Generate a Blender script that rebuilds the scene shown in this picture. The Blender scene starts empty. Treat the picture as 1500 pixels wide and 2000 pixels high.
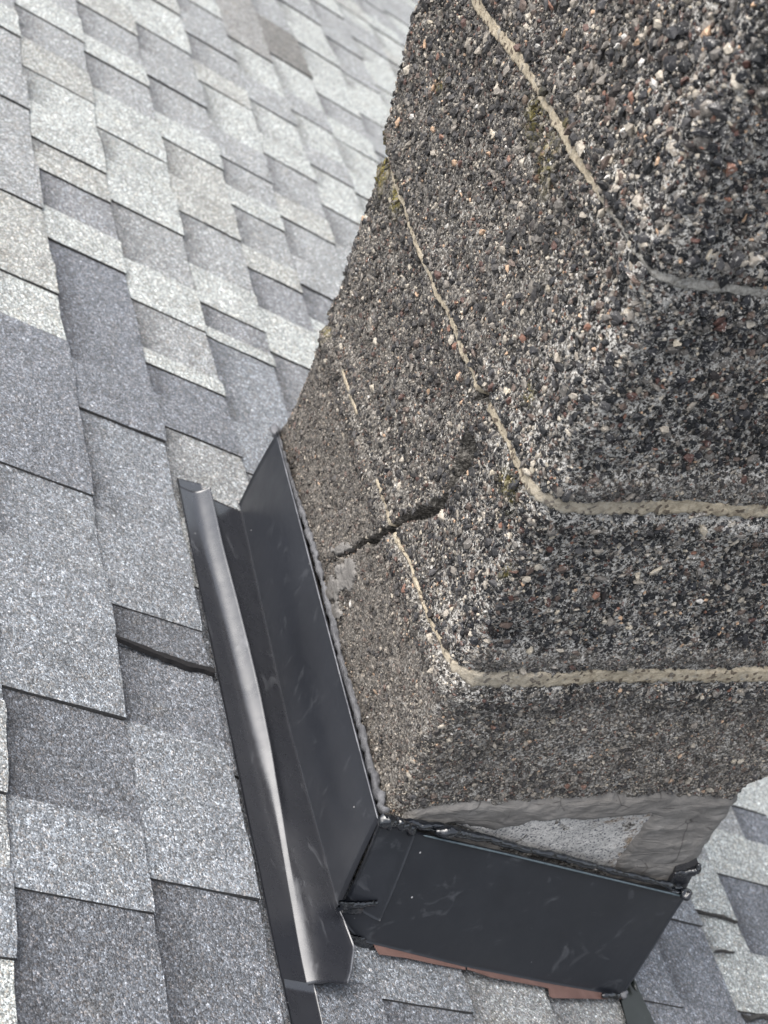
import bpy, math
import numpy as np
from mathutils import Matrix, Vector

# ------------------------------------------------------------ camera, world, sun
SC = bpy.context.scene
COL = SC.collection
CAM_R = np.array([[0.9299, -0.0455, -0.3649], [-0.2380, 0.6819, -0.6916], [0.2803, 0.7300, 0.6234]])
# re-orthonormalise the rounded rotation
_u, _s, _v = np.linalg.svd(CAM_R); CAM_R = _u @ _v
CAM_C = np.array([-0.5095, -0.7401, 1.1483])
FPX = 2922.57
PITCH = 0.4168
TP, CP, SP = math.tan(PITCH), math.cos(PITCH), math.sin(PITCH)

cam_data = bpy.data.cameras.new('camera')
cam = bpy.data.objects.new('camera', cam_data)
COL.objects.link(cam)
M4 = Matrix([[*CAM_R[i], CAM_C[i]] for i in range(3)] + [[0, 0, 0, 1]])
cam.matrix_world = M4
cam_data.sensor_fit = 'VERTICAL'
cam_data.sensor_height = 24.0
cam_data.lens = FPX / 2000.0 * 24.0
cam_data.clip_start = 0.05
cam_data.clip_end = 200.0
cam_data.dof.use_dof = True
cam_data.dof.focus_distance = 1.24
cam_data.dof.aperture_fstop = 7.5
SC.camera = cam

SUN_EL, SUN_AZ = 64.0, 168.0      # azimuth of the sun, degrees counter-clockwise from +X
world = bpy.data.worlds.new('World'); SC.world = world
world.use_nodes = True
wn = world.node_tree; wn.nodes.clear()
sky = wn.nodes.new('ShaderNodeTexSky'); sky.sky_type = 'NISHITA'; sky.sun_disc = False
sky.sun_elevation = math.radians(SUN_EL)
sky.sun_rotation = math.radians(90.0 - SUN_AZ)
sky.air_density = 1.0; sky.dust_density = 5.0; sky.ozone_density = 1.0
hs = wn.nodes.new('ShaderNodeHueSaturation'); hs.inputs['Saturation'].default_value = 0.38
bg = wn.nodes.new('ShaderNodeBackground'); bg.inputs[1].default_value = 0.15
wo = wn.nodes.new('ShaderNodeOutputWorld')
wn.links.new(sky.outputs[0], hs.inputs['Color']); wn.links.new(hs.outputs[0], bg.inputs[0]); wn.links.new(bg.outputs[0], wo.inputs[0])
sd = bpy.data.lights.new('sun', 'SUN'); sd.energy = 1.5; sd.angle = math.radians(70); sd.color = (1.0, 0.965, 0.915)
sun = bpy.data.objects.new('sun', sd); COL.objects.link(sun)
e, a = math.radians(SUN_EL), math.radians(SUN_AZ)
SDIR = Vector((math.cos(e) * math.cos(a), math.cos(e) * math.sin(a), math.sin(e)))
sun.rotation_euler = SDIR.to_track_quat('Z', 'Y').to_euler()
SC.view_settings.view_transform = 'Standard'; SC.view_settings.look = 'None'
SC.view_settings.exposure = 1.10; SC.view_settings.gamma = 1.0
SC.render.resolution_x = 768; SC.render.resolution_y = 1024

rng = np.random.default_rng(7)

# ------------------------------------------------------------ photo measurements -> points on real planes
def ray(x, y): return CAM_R @ np.array([(x - 750) / FPX, -(y - 1000) / FPX, -1.0])
def onplane(x, y, n, d=0.0):
    n = np.array(n, float); r = ray(x, y); return CAM_C + (d - CAM_C @ n) / (r @ n) * r
def on_roof(x, y, h=0.0):
    P = onplane(x, y, (SP, 0, CP), h); return P[0] * CP - P[2] * SP, P[1]
def roof(u, v, h=0.0):
    u, v, h = np.broadcast_arrays(np.asarray(u, float), v, h)
    return np.stack([u * CP + h * SP, v + 0 * u, -u * SP + h * CP], -1)
def front_sz(x, y):
    P = onplane(x, y, (0, 1, 0)); return P[0], P[2]
def left_sz(x, y):
    P = onplane(x, y, (1, 0, 0)); return -P[1], P[2]
def wall_sz(x, y):      # whichever of the two visible chimney faces the point is on
    f = front_sz(x, y)
    return f if f[0] > 0.0 else left_sz(x, y)

# ------------------------------------------------------------ numpy noise
def _hash(ix, iy, iz, seed):
    h = (ix.astype(np.int64) * 374761393 + iy.astype(np.int64) * 668265263 + iz.astype(np.int64) * 2147483647 + seed * 974634777) & 0xffffffff
    h = ((h ^ (h >> 13)) * 1274126177) & 0xffffffff
    h = ((h ^ (h >> 15)) * 2246822519) & 0xffffffff
    return ((h ^ (h >> 16)) & 0xffffff) / float(0xffffff) * 2 - 1
def vn(P, scale, seed=0):
    P = np.asarray(P, float) / scale + 100.37
    i = np.floor(P).astype(np.int64); f = P - i; f = f * f * (3 - 2 * f)
    r = 0
    for dx in (0, 1):
        wx = f[..., 0] if dx else 1 - f[..., 0]
        for dy in (0, 1):
            wy = f[..., 1] if dy else 1 - f[..., 1]
            for dz in (0, 1):
                wz = f[..., 2] if dz else 1 - f[..., 2]
                r = r + wx * wy * wz * _hash(i[..., 0] + dx, i[..., 1] + dy, i[..., 2] + dz, seed)
    return r
def fbm(P, scale, octv=3, seed=0):
    r = 0; a = 1.0
    for o in range(octv): r = r + a * vn(P, scale / 2 ** o, seed + o * 17); a *= 0.5
    return r
def smooth(x, a, b):
    t = np.clip((x - a) / (b - a), 0, 1); return t * t * (3 - 2 * t)
def poly_dist(px, py, poly, closed=True):
    poly = np.asarray(poly, float); n = len(poly); d = np.full(np.shape(px), 1e9)
    for i in range(n if closed else n - 1):
        A = poly[i]; B = poly[(i + 1) % n]; AB = B - A
        t = np.clip(((px - A[0]) * AB[0] + (py - A[1]) * AB[1]) / (AB @ AB + 1e-18), 0, 1)
        d = np.minimum(d, np.hypot(px - A[0] - t * AB[0], py - A[1] - t * AB[1]))
    return d
def poly_in(px, py, poly):
    poly = np.asarray(poly, float); n = len(poly); c = np.zeros(np.shape(px), bool)
    for i in range(n):
        A = poly[i]; B = poly[i - 1]
        cond = ((A[1] > py) != (B[1] > py))
        with np.errstate(divide='ignore', invalid='ignore'):
            xx = (B[0] - A[0]) * (py - A[1]) / (B[1] - A[1] + 1e-15) + A[0]
        c ^= cond & (px < xx)
    return c
def sdist(px, py, poly):     # positive inside
    d = poly_dist(px, py, poly); return np.where(poly_in(px, py, poly), d, -d)

# ------------------------------------------------------------ object helpers
def link(o, parent=None):
    COL.objects.link(o)
    if parent is not None: o.parent = parent
    return o
def thing(name, label, cat, loc=(0, 0, 0), group=None):
    o = bpy.data.objects.new(name, None); link(o); o.location = loc
    o.empty_display_size = 0.05
    o['label'] = label; o['category'] = cat
    if group: o['group'] = group
    bpy.context.view_layer.update()
    return o
def tag(o, label, cat, group=None, kind=None):
    o['label'] = label; o['category'] = cat
    if group: o['group'] = group
    if kind: o['kind'] = kind
    return o
def mesh_obj(name, V, F, mat, parent=None, smoothed=False, attrs=None, matidx=None):
    """V (n,3); F (m,3|4) array. Vertices are world coords; parents sit at a translation only."""
    V = np.ascontiguousarray(V, dtype=np.float32).reshape(-1, 3).copy()
    F = np.ascontiguousarray(F, dtype=np.int32)
    if parent is not None:
        off = np.array(parent.location, dtype=np.float32)
        pp = parent.parent
        while pp is not None: off += np.array(pp.location, dtype=np.float32); pp = pp.parent
        V -= off
    me = bpy.data.meshes.new(name)
    me.vertices.add(len(V)); me.vertices.foreach_set('co', V.ravel())
    k = F.shape[1]
    me.loops.add(F.size); me.loops.foreach_set('vertex_index', F.ravel())
    me.polygons.add(len(F)); me.polygons.foreach_set('loop_start', np.arange(0, F.size, k, dtype=np.int32))
    me.polygons.foreach_set('loop_total', np.full(len(F), k, dtype=np.int32))
    sm = np.full(len(F), bool(smoothed))
    if smoothed == 'sheet': sm[len(F) - LAST_SIDES[0]:] = False
    me.polygons.foreach_set('use_smooth', sm)
    mats = mat if isinstance(mat, (list, tuple)) else [mat]
    for m in mats: me.materials.append(m)
    if matidx is not None: me.polygons.foreach_set('material_index', np.asarray(matidx, dtype=np.int32))
    for nm, arr in (attrs or {}).items():
        arr = np.asarray(arr, dtype=np.float32)
        if arr.ndim == 1:
            at = me.attributes.new(nm, 'FLOAT', 'POINT'); at.data.foreach_set('value', arr)
        else:
            at = me.attributes.new(nm, 'FLOAT_COLOR', 'POINT')
            c4 = np.ones((len(arr), 4), np.float32); c4[:, :3] = arr
            at.data.foreach_set('color', c4.ravel())
    me.update(calc_edges=True); me.validate()
    o = bpy.data.objects.new(name, me)
    return link(o, parent)
def grid_faces(nr, nc, wrap=False):
    r = np.arange(nr - 1)[:, None]; cc = np.arange(nc if wrap else nc - 1)[None, :]
    a = r * nc + cc; b = r * nc + (cc + 1) % nc; c = (r + 1) * nc + (cc + 1) % nc; d = (r + 1) * nc + cc
    return np.stack([a, b, c, d], -1).reshape(-1, 4)
def cat_meshes(parts):
    V = []; F = []; n = 0
    for v, f in parts: V.append(v.reshape(-1, 3)); F.append(f + n); n += len(V[-1])
    return np.concatenate(V), np.concatenate(F)
LAST_SIDES = [0]
def sheet(V, nr, nc, th, n=None):
    """thin closed solid from a grid of points (nr,nc,3); th thickness along its normals"""
    V = V.reshape(nr, nc, 3)
    du = np.gradient(V, axis=0); dv = np.gradient(V, axis=1)
    N = np.cross(du, dv); N /= (np.linalg.norm(N, axis=-1, keepdims=True) + 1e-12)
    B = V - N * th
    F = grid_faces(nr, nc); n0 = nr * nc
    loop = [i for i in range(nc)] + [i * nc + nc - 1 for i in range(1, nr)] + [(nr - 1) * nc + i for i in range(nc - 2, -1, -1)] + [i * nc for i in range(nr - 2, 0, -1)]
    LAST_SIDES[0] = len(loop)
    loop = np.array(loop); nx = np.roll(loop, -1)
    S = np.stack([nx, loop, loop + n0, nx + n0], -1)
    return np.concatenate([V.reshape(-1, 3), B.reshape(-1, 3)]), np.concatenate([F, (F + n0)[:, ::-1], S[:, ::-1]])
def tube(path, rad, sides=10, lump=0.25, lscale=0.008, seed=3, step=0.002, flat=None):
    path = np.asarray(path, float); seg = np.linalg.norm(np.diff(path, axis=0), axis=1); L = np.r_[0, np.cumsum(seg)]
    n = max(4, int(L[-1] / step)); t = np.linspace(0, L[-1], n)
    P = np.stack([np.interp(t, L, path[:, i]) for i in range(3)], -1)
    T = np.gradient(P, axis=0); T /= np.linalg.norm(T, axis=1, keepdims=True)
    up = np.array([0.3, 0.2, 0.93]); A = np.cross(T, up); A /= np.linalg.norm(A, axis=1, keepdims=True); Bn = np.cross(T, A)
    ang = np.linspace(0, 2 * np.pi, sides, endpoint=False)
    r = np.interp(t, np.linspace(0, L[-1], len(rad)), rad) if np.ndim(rad) else np.full(n, rad)
    endf = np.sqrt(np.clip(1 - (1 - np.minimum(np.arange(n), np.arange(n)[::-1]) / 2.5).clip(0) ** 2, 0.02, 1))
    D = A[:, None] * np.cos(ang)[None, :, None] + Bn[:, None] * np.sin(ang)[None, :, None]
    Q = P[:, None] + D * (r * endf)[:, None, None]
    nz = fbm(Q, lscale, 3, seed)
    Q = Q + D * (r[:, None] * lump * nz)[..., None]
    Q = Q + (vn(P, lscale * 2.5, seed + 5) * r * lump * 0.8)[:, None, None] * A[:, None]
    F = grid_faces(n, sides, wrap=True)
    c0 = len(Q.reshape(-1, 3)); V = np.concatenate([Q.reshape(-1, 3), P[:1], P[-1:]])
    caps = [[(j + 1) % sides, j, c0, c0] for j in range(sides)] + [[(n - 1) * sides + j, (n - 1) * sides + (j + 1) % sides, c0 + 1, c0 + 1] for j in range(sides)]
    return V, F, np.array(caps)[:, :3]
def tube_obj(name, path, rad, mat, parent=None, **k):
    V, F, caps = tube(path, rad, **k)
    T = np.concatenate([F[:, [0, 1, 2]], F[:, [0, 2, 3]], caps])
    return mesh_obj(name, V, T, mat, parent, True)
def blob(c, r, seed=0, lump=0.3, ls=0.006, n=18):
    th = np.linspace(0, np.pi, n); ph = np.linspace(0, 2 * np.pi, 2 * n, endpoint=False)
    D = np.stack([np.sin(th)[:, None] * np.cos(ph), np.sin(th)[:, None] * np.sin(ph), np.cos(th)[:, None] * np.ones_like(ph)], -1)
    V = np.asarray(c) + D * np.asarray(r)
    V = V + D * (np.min(r) * lump * fbm(V, ls, 2, seed))[..., None]
    return V.reshape(-1, 3), grid_faces(n, 2 * n, wrap=True)

# ------------------------------------------------------------ material helpers
class NT:
    def __init__(s, name):
        s.m = bpy.data.materials.new(name); s.m.use_nodes = True; s.t = s.m.node_tree; s.t.nodes.clear()
        s.out = s.n('ShaderNodeOutputMaterial'); s.b = s.n('ShaderNodeBsdfPrincipled'); s.l(s.b.outputs[0], s.out.inputs[0])
        s.co = s.n('ShaderNodeTexCoord').outputs['Object']
    def n(s, typ, **k):
        x = s.t.nodes.new(typ)
        for a_, v in k.items(): setattr(x, a_, v)
        return x
    def l(s, a_, b_): s.t.links.new(a_, b_)
    def attr(s, nm): return s.n('ShaderNodeAttribute', attribute_name=nm)
    def noise(s, scale, detail=4, rough=0.55, co=None, dist=0.0):
        x = s.n('ShaderNodeTexNoise'); x.inputs['Scale'].default_value = scale; x.inputs['Detail'].default_value = detail
        x.inputs['Roughness'].default_value = rough; x.inputs['Distortion'].default_value = dist
        s.l(co or s.co, x.inputs['Vector']); return x.outputs['Fac']
    def voro(s, scale, co=None, feature='F1'):
        x = s.n('ShaderNodeTexVoronoi', feature=feature); x.inputs['Scale'].default_value = scale
        s.l(co or s.co, x.inputs['Vector']); return x
    def ramp(s, fac, stops, interp='LINEAR'):
        x = s.n('ShaderNodeValToRGB'); cr = x.color_ramp; cr.interpolation = interp
        while len(cr.elements) < len(stops): cr.elements.new(0.5)
        for el, (p_, c_) in zip(cr.elements, stops):
            el.position = p_; el.color = (*(c_ if isinstance(c_, (tuple, list)) else (c_,) * 3), 1)
        s.l(fac, x.inputs[0]); return x.outputs[0]
    def mix(s, f, a_, b_, mode='MIX'):
        x = s.n('ShaderNodeMix', data_type='RGBA', blend_type=mode)
        for inp, v in ((x.inputs[0], f), (x.inputs[6], a_), (x.inputs[7], b_)):
            if hasattr(v, 'is_linked') or hasattr(v, 'links'): s.l(v, inp)
            else: inp.default_value = v if np.ndim(v) == 0 else (*v, 1) if len(v) == 3 else v
        return x.outputs[2]
    def math(s, op, a_, b_=0.0, clamp=False):
        x = s.n('ShaderNodeMath', operation=op, use_clamp=clamp)
        for inp, v in ((x.inputs[0], a_), (x.inputs[1], b_)):
            if hasattr(v, 'links'): s.l(v, inp)
            else: inp.default_value = v
        return x.outputs[0]
    def bump(s, h, dist=0.001, strength=1.0, prev=None):
        x = s.n('ShaderNodeBump'); x.inputs['Distance'].default_value = dist; x.inputs['Strength'].default_value = strength
        s.l(h, x.inputs['Height'])
        if prev is not None: s.l(prev, x.inputs['Normal'])
        return x.outputs[0]
    def set(s, **k):
        for nm, v in k.items():
            inp = s.b.inputs[nm.replace('_', ' ')]
            if hasattr(v, 'links'): s.l(v, inp)
            else: inp.default_value = (*v, 1) if np.ndim(v) and len(v) == 3 else v
        return s.m
def sep(nt, colout):
    x = nt.n('ShaderNodeSeparateColor'); nt.l(colout, x.inputs[0]); return x.outputs

# --- shingle granules
def m_shingle():
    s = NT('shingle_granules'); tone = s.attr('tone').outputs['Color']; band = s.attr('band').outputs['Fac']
    v1 = s.voro(640); v2 = s.voro(300); v3 = s.voro(1050)
    r1 = sep(s, v1.outputs['Color']); r2 = sep(s, v2.outputs['Color']); r3 = sep(s, v3.outputs['Color'])
    g = s.ramp(r1[0], [(0.0, 0.45), (0.25, 0.70), (0.55, 0.97), (0.80, 1.22), (0.93, 1.65), (1.0, 2.3)])
    g2 = s.ramp(r2[1], [(0.0, 0.70), (0.6, 0.98), (0.88, 1.2), (1.0, 1.7)])
    g3 = s.ramp(r3[2], [(0.0, 0.75), (0.6, 1.0), (1.0, 1.3)])
    c = s.mix(1.0, tone, g, 'MULTIPLY'); c = s.mix(1.0, c, g2, 'MULTIPLY'); c = s.mix(1.0, c, g3, 'MULTIPLY')
    tint = s.ramp(r1[1], [(0.0, (1.10, 0.98, 0.88)), (0.25, (1.0, 1.0, 1.0)), (0.7, (0.97, 1.0, 1.02)), (1.0, (0.93, 0.99, 1.05))])
    c = s.mix(1.0, c, tint, 'MULTIPLY')
    big = s.ramp(s.noise(14, 5, 0.6), [(0.3, 0.84), (0.5, 1.0), (0.72, 1.12)])
    c = s.mix(1.0, c, big, 'MULTIPLY')
    stain = s.ramp(s.noise(34, 4, 0.65, dist=0.4), [(0.56, 0.0), (0.74, 1.0)])
    warm = s.mix(1.0, c, (0.86, 0.80, 0.70), 'MULTIPLY'); c = s.mix(s.math('MULTIPLY', stain, 0.55), c, warm)
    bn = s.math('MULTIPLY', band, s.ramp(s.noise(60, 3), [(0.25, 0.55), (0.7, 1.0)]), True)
    dk = s.mix(1.0, c, (0.43, 0.425, 0.44), 'MULTIPLY'); c = s.mix(bn, c, dk)  # band: printed dark strip in the recesses, painted contact shade on the tabs
    h = s.math('SUBTRACT', s.math('MULTIPLY', r1[2], 0.7), v1.outputs['Distance'])
    b = s.bump(h, 0.0009, 0.9)
    return s.set(Base_Color=c, Roughness=0.75, Normal=b, Specular_IOR_Level=0.45)
def m_edge():
    s = NT('asphalt_cut_edge'); c = s.ramp(s.noise(500, 3), [(0.3, (0.022, 0.022, 0.024)), (0.7, (0.075, 0.072, 0.068))])
    return s.set(Base_Color=c, Roughness=0.85)

# --- roughcast chimney
def lichen(s, base, reg, amount=1.0, shift=0.0):
    """white crust, dusty coat and moss driven by the region attribute (r dust, g pale, b moss)"""
    n1 = s.noise(330, 5, 0.75, dist=0.8); n2 = s.noise(34, 4, 0.6)
    k = s.math('ADD', n1, s.math('MULTIPLY', s.math('SUBTRACT', n2, 0.5), 0.16))
    k = s.math('ADD', k, s.math('MULTIPLY', s.math('SUBTRACT', reg[1], 0.5), 0.26))
    f = s.ramp(k, [(0.592 - shift, 0.0), (0.609 - shift, 1.0)])
    white = s.ramp(s.noise(700, 3), [(0.3, (0.30, 0.29, 0.27)), (0.5, (0.50, 0.485, 0.455)), (0.7, (0.74, 0.725, 0.69))])
    c = s.mix(s.math('MULTIPLY', f, amount), base, white)
    dn = s.ramp(s.noise(420, 4, 0.7), [(0.30, (0.050, 0.046, 0.043)), (0.47, (0.095, 0.086, 0.078)), (0.56, (0.21, 0.188, 0.163)), (0.68, (0.50, 0.43, 0.36))])
    fd = s.math('MULTIPLY', reg[0], s.ramp(s.noise(170, 5, 0.7), [(0.36, 0.10), (0.58, 1.0)]), True)
    c = s.mix(s.math('MULTIPLY', fd, 0.72), c, dn)
    moss = s.ramp(s.noise(400, 3), [(0.3, (0.10, 0.085, 0.012)), (0.7, (0.30, 0.25, 0.05))])
    fm = s.math('MULTIPLY', reg[2], s.ramp(s.noise(150, 5, 0.7), [(0.46, 0.0), (0.56, 1.0)]), True)
    return s.mix(fm, c, moss)
def m_matrix():
    s = NT('roughcast_matrix'); reg = sep(s, s.attr('reg').outputs['Color'])
    n = s.noise(330, 6, 0.7)
    c = s.ramp(n, [(0.30, (0.014, 0.013, 0.012)), (0.48, (0.075, 0.070, 0.063)), (0.62, (0.30, 0.28, 0.25)), (0.80, (0.55, 0.52, 0.48))])
    c = lichen(s, c, reg, 0.95, 0.060)
    h = s.math('ADD', s.noise(350, 5, 0.7), s.math('MULTIPLY', s.voro(420).outputs['Distance'], -0.6))
    return s.set(Base_Color=c, Roughness=0.92, Normal=s.bump(h, 0.0016, 1.0), Specular_IOR_Level=0.2)
def m_stone():
    s = NT('crushed_stone'); reg = sep(s, s.attr('reg').outputs['Color'])
    isl = s.attr('rnd').outputs['Fac']
    c = s.ramp(isl, [(0.0, (0.010, 0.011, 0.013)), (0.28, (0.024, 0.025, 0.029)), (0.47, (0.052, 0.051, 0.053)), (0.58, (0.020, 0.017, 0.017)),
                     (0.66, (0.125, 0.116, 0.106)), (0.74, (0.100, 0.074, 0.062)), (0.82, (0.185, 0.168, 0.148)), (0.88, (0.29, 0.26, 0.22)),
                     (0.920, (0.085, 0.045, 0.038)), (0.940, (0.40, 0.36, 0.30)), (0.970, (0.44, 0.30, 0.20)), (0.980, (0.20, 0.105, 0.075)),
                     (0.987, (0.44, 0.39, 0.31)), (0.994, (0.52, 0.50, 0.47))], 'CONSTANT')
    mot = s.ramp(s.noise(420, 5, 0.65), [(0.3, 0.62), (0.5, 1.0), (0.75, 1.55)])
    c = s.mix(1.0, c, mot, 'MULTIPLY')
    c = lichen(s, c, reg, 0.80, -0.034)
    return s.set(Base_Color=c, Roughness=0.62, Normal=s.bump(s.noise(600, 4, 0.6), 0.0006, 0.8), Specular_IOR_Level=0.35)
def m_mortar():
    s = NT('tan_joint_mortar')
    c = s.ramp(s.noise(200, 5, 0.65), [(0.28, (0.24, 0.20, 0.148)), (0.5, (0.44, 0.38, 0.285)), (0.75, (0.58, 0.515, 0.405))])
    sp = s.voro(330); r = sep(s, sp.outputs['Color'])
    c = s.mix(s.ramp(r[0], [(0.86, 0.0), (0.90, 0.85)]), c, (0.09, 0.07, 0.055))
    c = s.mix(s.math('MULTIPLY', s.ramp(s.noise(70, 4, 0.7), [(0.58, 0.0), (0.70, 1.0)]), 0.6), c, (0.36, 0.36, 0.34))
    crust = s.ramp(s.noise(380, 4, 0.7), [(0.35, (0.16, 0.155, 0.145)), (0.60, (0.50, 0.49, 0.46))]); c = s.mix(s.attr('crust').outputs['Fac'], c, crust)
    h = s.math('ADD', s.noise(420, 5, 0.7), s.math('MULTIPLY', r[0], 0.3))
    return s.set(Base_Color=c, Roughness=0.92, Normal=s.bump(h, 0.0016, 1.0), Specular_IOR_Level=0.2)
def m_putty():
    s = NT('grey_flashing_cement')
    c = s.ramp(s.noise(26, 6, 0.6), [(0.3, (0.142, 0.134, 0.125)), (0.52, (0.190, 0.180, 0.168)), (0.72, (0.245, 0.233, 0.218))])
    c = s.mix(s.ramp(s.noise(240, 5, 0.7), [(0.66, 0.0), (0.70, 0.8)]), c, (0.04, 0.036, 0.034))
    r = sep(s, s.voro(260).outputs['Color'])
    c = s.mix(s.math('MULTIPLY', s.ramp(s.noise(500, 3, 0.7), [(0.70, 0.0), (0.74, 1.0)]), s.ramp(s.noise(30, 2), [(0.5, 0.0), (0.6, 0.8)])), c, (0.5, 0.5, 0.48))
    ck = s.voro(22, feature='DISTANCE_TO_EDGE'); c = s.mix(s.math('MULTIPLY', s.ramp(ck.outputs['Distance'], [(0.0, 1.0), (0.018, 0.0)]), s.ramp(s.noise(24, 3), [(0.50, 0.0), (0.56, 0.9)])), c, (0.045, 0.04, 0.037))
    mp = s.n('ShaderNodeMapping'); mp.inputs['Scale'].default_value = (0.35, 1.0, 1.0); s.l(s.co, mp.inputs[0])
    w = s.noise(60, 6, 0.55, co=mp.outputs[0], dist=1.2)
    b = s.bump(w, 0.006, 0.9); b = s.bump(s.noise(420, 5, 0.65), 0.0007, 0.8, b)
    return s.set(Base_Color=c, Roughness=0.72, Normal=b, Specular_IOR_Level=0.4)
def m_bare():
    s = NT('bare_pale_block')
    r = sep(s, s.voro(650).outputs['Color'])
    c = s.ramp(r[0], [(0.0, (0.085, 0.095, 0.115)), (0.10, (0.20, 0.20, 0.205)), (0.30, (0.46, 0.45, 0.435)), (0.8, (0.62, 0.605, 0.58))])
    c = s.mix(s.ramp(s.noise(300, 5, 0.7), [(0.56, 0.0), (0.72, 0.5)]), c, (0.16, 0.16, 0.165))
    rust = s.attr('rust').outputs['Fac']
    fr = s.math('MULTIPLY', rust, s.ramp(s.noise(110, 5, 0.7), [(0.46, 0.0), (0.60, 0.85)]), True)
    c = s.mix(fr, c, s.ramp(s.noise(300, 3), [(0.3, (0.10, 0.055, 0.025)), (0.7, (0.32, 0.21, 0.10))]))
    return s.set(Base_Color=c, Roughness=0.9, Normal=s.bump(s.noise(520, 5, 0.7), 0.0018, 1.0), Specular_IOR_Level=0.25)
def m_metal(name, base, rough, scuff=1.0, streak=(1, 1, 1), ior=1.5, spec=0.6):
    s = NT(name)
    mp = s.n('ShaderNodeMapping'); mp.inputs['Scale'].default_value = streak; s.l(s.co, mp.inputs[0])
    sc = s.ramp(s.noise(38, 8, 0.62, co=mp.outputs[0], dist=1.2), [(0.59, 0.0), (0.78, 1.0)])
    mp2 = s.n('ShaderNodeMapping'); mp2.inputs['Scale'].default_value = tuple(9.0 if q < 1 else 90.0 for q in streak) if min(streak) < 1 else (60, 60, 60); s.l(s.co, mp2.inputs[0])
    ln = s.ramp(s.noise(4, 3, 0.5, co=mp2.outputs[0]), [(0.66, 0.0), (0.74, 0.35)]); sc = s.math('MAXIMUM', sc, s.math('MULTIPLY', ln, s.ramp(s.noise(9, 3), [(0.52, 0.0), (0.6, 1.0)])))
    cl = s.ramp(s.noise(6, 4, 0.6), [(0.3, 0.85), (0.7, 1.15)])
    c = s.mix(1.0, base, cl, 'MULTIPLY')
    c = s.mix(s.math('MULTIPLY', sc, 0.38 * scuff), c, (0.26, 0.27, 0.29))
    r = sep(s, s.voro(95).outputs['Color']); vd = s.voro(95).outputs['Distance']
    dust = s.math('MULTIPLY', s.ramp(r[0], [(0.955, 0.0), (0.957, 1.0)]), s.ramp(vd, [(0.07, 1.0), (0.12, 0.0)]), True)
    c = s.mix(dust, c, (0.4, 0.4, 0.4))
    film = s.ramp(s.noise(45, 5, 0.6), [(0.35, rough * 0.9), (0.7, rough * 1.2)])
    b = s.bump(s.noise(7, 4, 0.5), 0.008, 0.35); b = s.bump(s.noise(900, 2), 0.00008, 0.6, b)
    return s.set(Base_Color=c, Roughness=s.math('ADD', film, s.math('MULTIPLY', sc, 0.12)), Normal=b, IOR=ior, Specular_IOR_Level=spec)
def m_tar():
    s = NT('glossy_black_sealant'); c = s.ramp(s.noise(200, 4), [(0.3, (0.003, 0.004, 0.006)), (0.7, (0.008, 0.010, 0.014))])
    b = s.bump(s.noise(75, 2, 0.5, dist=1.0), 0.0030, 0.8)
    return s.set(Base_Color=c, Roughness=0.12, Normal=b, IOR=1.6, Specular_IOR_Level=0.6, Coat_Weight=0.5, Coat_Roughness=0.04)
def m_greybead():
    s = NT('dull_grey_sealant'); c = s.ramp(s.noise(120, 5), [(0.3, (0.085, 0.087, 0.095)), (0.7, (0.17, 0.173, 0.185))])
    return s.set(Base_Color=c, Roughness=0.6, Normal=s.bump(s.noise(260, 4, 0.6), 0.0012, 0.8), Specular_IOR_Level=0.4)
def m_brown():
    s = NT('brown_coated_metal'); c = s.ramp(s.noise(60, 5), [(0.3, (0.115, 0.066, 0.055)), (0.7, (0.165, 0.100, 0.085))])
    c = s.mix(s.ramp(s.noise(220, 5, 0.7), [(0.62, 0.0), (0.7, 0.5)]), c, (0.10, 0.05, 0.035))
    return s.set(Base_Color=c, Roughness=0.5, Normal=s.bump(s.noise(300, 4), 0.0003, 0.5))
def m_simple(name, a_, b_, rough=0.7, scale=200):
    s = NT(name); return s.set(Base_Color=s.ramp(s.noise(scale, 4), [(0.3, a_), (0.7, b_)]), Roughness=rough)

MAT = dict(shingle=m_shingle(), edge=m_edge(), matrix=m_matrix(), stone=m_stone(), mortar=m_mortar(), putty=m_putty(), bare=m_bare(),
           pan=m_metal('black_painted_metal_pan', (0.015, 0.016, 0.020), 0.27, 0.8, (1, 0.35, 1), ior=1.95, spec=0.55),
           panel=m_metal('black_painted_metal_panel', (0.015, 0.017, 0.022), 0.38, 0.6, (0.7, 1, 1)),
           panel2=m_metal('black_painted_upstand', (0.016, 0.018, 0.023), 0.36, 0.45, (1, 1, 0.4)),
           strip=m_metal('dark_green_black_metal', (0.018, 0.022, 0.020), 0.35, 0.5),
           rim=m_simple('pale_metal_rim', (0.05, 0.053, 0.062), (0.17, 0.175, 0.19), 0.4, 60), tar=m_tar(), grey=m_greybead(), brown=m_brown(),
           gap_shade=m_simple('gap_deep_shade', (0.004, 0.004, 0.005), (0.012, 0.011, 0.012), 0.95), crack=m_simple('split_shingle_gap', (0.02, 0.02, 0.02), (0.06, 0.055, 0.05), 0.9))

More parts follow.
